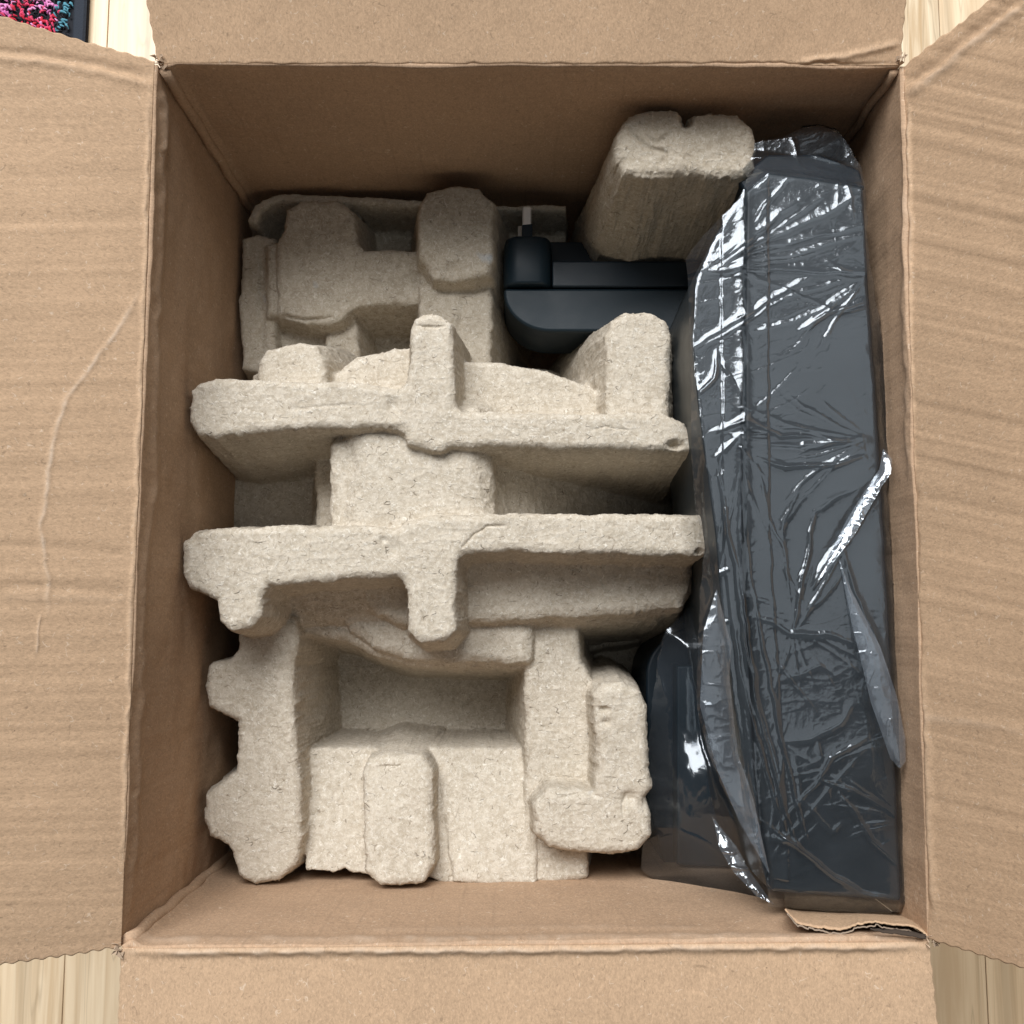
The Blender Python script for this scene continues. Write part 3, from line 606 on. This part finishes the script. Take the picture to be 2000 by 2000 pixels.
bag = thing('plastic_bag', 'crumpled clear plastic bag wrapped round the charcoal slab on the right', 'plastic bag')
OUT = [(1428, 300), (1440, 282), (1462, 282), (1530, 268), (1566, 248), (1600, 244), (1632, 252), (1658, 285), (1680, 325), (1690, 362), (1696, 480), (1704, 545), (1716, 620), (1728, 700), (1730, 760), (1738, 830), (1748, 880), (1744, 910), (1732, 960), (1742, 1100), (1750, 1200), (1758, 1300), (1768, 1420), (1776, 1470), (1780, 1560), (1782, 1620), (1775, 1665), (1772, 1720), (1766, 1782), (1640, 1782), (1500, 1772), (1497, 1720), (1455, 1620), (1410, 1535), (1384, 1470), (1360, 1380), (1364, 1250), (1368, 1150), (1378, 1060), (1360, 1010), (1350, 890), (1342, 800), (1330, 740), (1320, 640), (1316, 540), (1350, 490), (1400, 430), (1440, 390), (1462, 345)]
OUT2 = [(1300, 1230), (1330, 1205), (1380, 1140), (1420, 1180), (1520, 1500), (1560, 1776), (1500, 1772), (1420, 1752), (1340, 1740), (1285, 1728), (1250, 1695), (1262, 1600), (1262, 1500), (1270, 1400), (1285, 1290)]
FL = [ # px polylines: (points, width m, height m)
 ([(1375, 525), (1450, 470), (1560, 390)], .0030, .0016), ([(1380, 535), (1470, 480), (1600, 425), (1680, 375)], .0018, .0014), ([(1385, 528), (1500, 530), (1700, 535)], .0014, .0022), ([(1400, 520), (1520, 505), (1680, 462)], .0012, .0010), ([(1450, 500), (1600, 462), (1690, 440)], .0010, .0009),
 ([(1355, 675), (1440, 625), (1540, 565), (1590, 540)], .0014, .0020), ([(1362, 682), (1450, 634), (1545, 575)], .0008, .0012), ([(1560, 645), (1610, 612), (1702, 590)], .0014, .0024), ([(1640, 612), (1700, 605)], .0010, .0016),
 ([(1400, 690), (1395, 740), (1360, 780)], .0012, .0034), ([(1400, 690), (1448, 790)], .0008, .0014), ([(1455, 800), (1560, 840), (1680, 880)], .0016, .0012), ([(1380, 850), (1420, 832), (1455, 825), (1520, 850), (1605, 860)], .0012, .0026), ([(1470, 866), (1560, 872), (1690, 858)], .0016, .0016), ([(1480, 895), (1530, 912), (1620, 910), (1685, 895)], .0012, .0028),
 ([(1392, 900), (1410, 880), (1440, 850)], .0016, .0022), ([(1560, 960), (1530, 1020), (1525, 1075)], .0022, .0016), ([(1475, 900), (1500, 1010), (1528, 1075), (1540, 1160), (1545, 1200)], .0012, .0014), ([(1590, 1000), (1570, 1110), (1548, 1230)], .0010, .0026), ([(1575, 1010), (1620, 975), (1680, 950)], .0024, .0012),
 ([(1735, 870), (1738, 915), (1712, 940), (1660, 1035), (1600, 1110), (1585, 1148)], .0016, .0050), ([(1643, 1080), (1665, 1160), (1720, 1280), (1760, 1400), (1775, 1500)], .0012, .0034), ([(1470, 1205), (1510, 1215), (1545, 1235), (1620, 1240), (1680, 1265)], .0018, .0022), ([(1560, 1220), (1600, 1150), (1640, 1080)], .001, .0012),
 ([(1395, 900), (1430, 1100), (1450, 1260), (1500, 1480), (1565, 1680)], .0008, .0026), ([(1400, 930), (1440, 1130), (1470, 1330), (1530, 1560)], .0008, .0020), ([(1425, 1200), (1450, 1340), (1490, 1500), (1545, 1650)], .0009, .0020), ([(1475, 1200), (1500, 1330), (1525, 1450), (1575, 1650)], .0008, .0024), ([(1500, 1270), (1560, 1350), (1600, 1400)], .0012, .0014),
 ([(1412, 1230), (1432, 1440), (1460, 1600)], .0010, .0018), ([(1520, 1450), (1580, 1440), (1640, 1410), (1660, 1380)], .0016, .0014), ([(1585, 1530), (1620, 1480), (1690, 1440)], .0012, .0016), ([(1600, 1520), (1660, 1540), (1770, 1605)], .0008, .0024), ([(1640, 1545), (1700, 1640), (1775, 1704)], .0008, .0024),
 ([(1480, 1600), (1530, 1635), (1600, 1690), (1680, 1740), (1750, 1755)], .0009, .0034), ([(1495, 1632), (1560, 1650)], .0014, .0022), ([(1550, 1480), (1560, 1560), (1620, 1620), (1640, 1600)], .0012, .0012), ([(1640, 1330), (1600, 1300), (1520, 1330)], .0014, .0012), ([(1770, 1600), (1768, 1665)], .0008, .0020),
 ([(1460, 340), (1540, 330), (1600, 350), (1690, 352)], .0014, .0018), ([(1440, 290), (1520, 290), (1560, 300)], .0014, .0018), ([(1560, 250), (1570, 300), (1590, 330)], .0014, .0020), ([(1600, 285), (1660, 300)], .0012, .0016), ([(1355, 545), (1352, 700), (1358, 780)], .0012, .0016), ([(1318, 540), (1352, 530), (1378, 525)], .0012, .0020),
 ([(1372, 860), (1378, 1000), (1400, 1200)], .0010, .0026), ([(1370, 1130), (1405, 1120), (1420, 1110)], .0012, .0018), ([(1365, 1240), (1425, 1210)], .0012, .0018), ([(1362, 1380), (1430, 1370)], .0014, .0018), ([(1405, 1525), (1440, 1495)], .0012, .0024), ([(1440, 1480), (1460, 1560), (1490, 1680)], .0010, .0020)]
def fan(c, a0, a1, n, l0, l1, seed):
    r_ = random.Random(seed); out = []
    for i in range(n):
        a = math.radians(a0 + (a1 - a0) * (i + r_.uniform(.1, .9)) / n); s0 = r_.uniform(0, l0 * .5); L = r_.uniform(l0, l1); b = r_.uniform(-.25, .25)
        out.append(([(c[0] + math.cos(a + b * t) * (s0 + (L - s0) * t), c[1] - math.sin(a + b * t) * (s0 + (L - s0) * t)) for t in (0, .33, .66, 1)], r_.uniform(.0006, .0013), r_.uniform(.0003, .0010)))
    return out
FL += fan((1385, 530), -12, 55, 12, 120, 330, 1) + fan((1700, 545), 165, 225, 9, 80, 260, 2) + fan((1700, 860), 140, 215, 10, 80, 280, 3) + fan((1410, 850), -40, 45, 8, 70, 220, 4) + fan((1548, 1210), 20, 200, 9, 50, 170, 5) + fan((1548, 1220), 250, 340, 7, 60, 200, 6)
FL += fan((1610, 1500), 20, 330, 8, 50, 150, 7) + fan((1480, 1700), 30, 115, 8, 120, 420, 8) + fan((1760, 1600), 120, 200, 7, 60, 200, 9) + fan((1440, 900), 255, 290, 7, 200, 520, 10) + fan((1650, 320), 170, 290, 8, 40, 130, 11)
def film(name, outl, zsh, lines, ext, step, mat, seed, crease=1.0, parent=bag):
    us = [p[0] for p in outl]; vs = [p[1] for p in outl]; zr = ext
    xa, ya = P(min(us) - 10, min(vs) - 10, zr)[:2]; xb, yb = P(max(us) + 15, max(vs) + 10, zr)[:2]
    F = HF(xa - .012, xb + .006, yb - .006, ya + .006, step, ext, .0010, seed)
    zsh(F); X, Y = F.X, F.Y; H = F.H
    # tension creases fanning over the film
    cx, cy, _ = P(1395, 560, zs)
    wx = X + .006 * fbm(X, Y, 0 * X, 30, 2, seed); wy = Y + .006 * fbm(X, Y, 0 * X + 3, 30, 2, seed + 1)
    m1 = (fbm(X, Y, 0 * X, 14, 2, seed + 2) * .5 + .5).clip(0, 1)
    H = H + crease * .00035 * m1 * ridge(wx * .25 + wy * .35, wy - wx * .35, 0 * X, 95, 2, seed + 3) + crease * .0003 * (1 - m1) * ridge(wx + wy * .12, wy * .22, 0 * X + 5, 90, 2, seed + 4)
    m3 = (fbm(X, Y, 0 * X + 9, 22, 2, seed + 12) * 1.6).clip(0, 1); H = H + crease * .00022 * m3 * ridge(wx, wy, 0 * X, 160, 2, seed + 6) + crease * .0030 * fbm(X, Y, 0 * X, 13, 2, seed + 7)
    WX_ = X + .0012 * fbm(X, Y, 0 * X, 80, 2, 5); WY_ = Y + .0012 * fbm(X, Y, 0 * X + 2, 80, 2, 6)
    for pts, wd, hh in lines:
        L = [P(a, b, zs)[:2] for a, b in pts]; mg = .010; lx = [p[0] for p in L]; ly = [p[1] for p in L]
        ia = np.where((X[0] > min(lx) - mg) & (X[0] < max(lx) + mg))[0]; ib = np.where((Y[:, 0] > min(ly) - mg) & (Y[:, 0] < max(ly) + mg))[0]
        if len(ia) < 2 or len(ib) < 2: continue
        q = (slice(ib[0], ib[-1] + 1), slice(ia[0], ia[-1] + 1)); d, t = dist_line(WX_[q], WY_[q], L)
        H[q] += hh * .40 * np.exp(-np.abs(d / (wd * .95)) ** 1.3) * np.sin(t.clip(.02, .98) * math.pi) ** .5
    u, v = PIX(X, Y, H); o = [(a, b) for a, b in outl]; d = sdf_poly(u + 3 * fbm(X, Y, 0 * X, 120, 2, 3), v + 3 * fbm(X, Y, 0 * X, 120, 2, 4), o)
    cell = step / .00028; keep = d < cell * .75
    gy, gx = np.gradient(d, step); g = np.hypot(gx, gy) + 1e-9; mv = (d > -cell * .6) & keep
    s_ = np.where(mv, d / g, 0) * .9; s_ = s_.clip(-step, step)
    me, used = grid_mesh(name, X - gx / g * s_, Y - gy / g * s_, H, keep)
    return link(name, me, mat, parent)
def zmain(F):
    F.up(SL + [], zs + .0022, r=.003, sl=1.2, k=.004); F.up(SP, zs + .0018, r=.003, sl=1.0, k=.004); F.up([(1410, 420), (1500, 345), (1500, 1000), (1540, 1720), (1490, 1710), (1415, 1100)], zs + .0021, r=.001, sl=1.5, k=.002)
    F.up([(1420, 300), (1440, 275), (1540, 262), (1570, 238), (1640, 240), (1695, 330), (1700, 420), (1420, 420)], -.040, r=.004, sl=3, k=.004)
    F.up([(1335, 560), (1400, 520), (1400, 1000), (1345, 900)], -.036, r=.006, sl=1.0, k=.004)
    F.up([(1378, 1150), (1440, 1180), (1520, 1650), (1500, 1740), (1420, 1540), (1370, 1380)], -.034, r=.004, sl=1.0, k=.004)
    F.up([(1690, 360), (1740, 860), (1790, 1500), (1785, 1790), (1700, 1785), (1690, 900)], -.034, r=.003, sl=3, k=.003); F.H = np.maximum(F.H, -.15)
film('sheet', OUT, zmain, FL, -.16, .0005, M_FILM, 101, .55)
def zlow(F):
    F.up([(1330, 1250), (1500, 1250), (1560, 1740), (1470, 1750), (1320, 1690)], -.108, r=.01, sl=.55, k=.02)
    F.up([(1440, 1600), (1540, 1600), (1560, 1770), (1500, 1765)], -.075, r=.006, sl=1.0, k=.02); F.H = np.maximum(F.H, -.135)
film('under_sheet', OUT2, zlow, [([(1275, 1560), (1300, 1680), (1296, 1730)], .0012, .003), ([(1295, 1678), (1375, 1675), (1430, 1700), (1500, 1755)], .0012, .003), ([(1290, 1420), (1310, 1480)], .001, .002), ([(1400, 1250), (1430, 1500), (1500, 1740)], .001, .003), ([(1335, 1330), (1350, 1380)], .001, .002), ([(1265, 1500), (1290, 1560), (1312, 1650)], .0012, .003)], -.16, .0008, M_FILM, 137, .45)
def patch(name, poly, z, tilt, mat, seed, amp=.001):
    """a doubled fold of film: small crumpled sheet at its own height, tilted by real slopes"""
    W = [P(a, b, z) for a, b in poly]; xs = [p[0] for p in W]; ys = [p[1] for p in W]; st = .0005
    X, Y = np.meshgrid(np.arange(min(xs) - .002, max(xs) + .002, st), np.arange(min(ys) - .002, max(ys) + .002, st)); cx, cy = sum(xs) / len(xs), sum(ys) / len(ys)
    d = sdf_poly(X, Y, [p[:2] for p in W]); keep = d < st * .7; gy, gx = np.gradient(d, st); g = np.hypot(gx, gy) + 1e-9; s_ = np.where((d > -st * .6) & keep, d / g, 0).clip(-st, st) * .9
    H = z + tilt[0] * (X - cx) + tilt[1] * (Y - cy) + amp * (ridge(X, Y, 0 * X, 120, 2, seed) + fbm(X, Y, 0 * X, 60, 2, seed + 2)) + .0012 * (1 - np.exp(d / .003).clip(0, 1))
    me, used = grid_mesh(name, X - gx / g * s_, Y - gy / g * s_, H, keep); return link(name, me, mat, bag)
patch('fold', [(1733, 872), (1746, 895), (1740, 925), (1722, 950), (1665, 1045), (1605, 1120), (1585, 1148), (1615, 1085), (1660, 1005), (1705, 938), (1722, 915)], -.019, (.30, -.34), M_FILM3, 3, .0007)
patch('fold', [(1643, 1082), (1662, 1140), (1720, 1262), (1750, 1360), (1764, 1440), (1764, 1485), (1752, 1500), (1735, 1480), (1700, 1370), (1668, 1220)], -.020, (.10, -.06), M_FILM2, 5, .0004)
patch('fold', [(1374, 1235), (1392, 1180), (1402, 1150), (1415, 1200), (1430, 1260), (1425, 1320), (1440, 1470), (1470, 1560), (1500, 1705), (1440, 1600), (1398, 1500), (1366, 1378)], -.022, (-.08, -.06), M_FILM2, 7, .0005)
patch('fold', [(1399, 1602), (1412, 1620), (1440, 1655), (1462, 1700), (1500, 1754), (1470, 1742), (1430, 1700), (1408, 1660)], -.070, (.22, -.46), M_FILM3, 9, .0016)
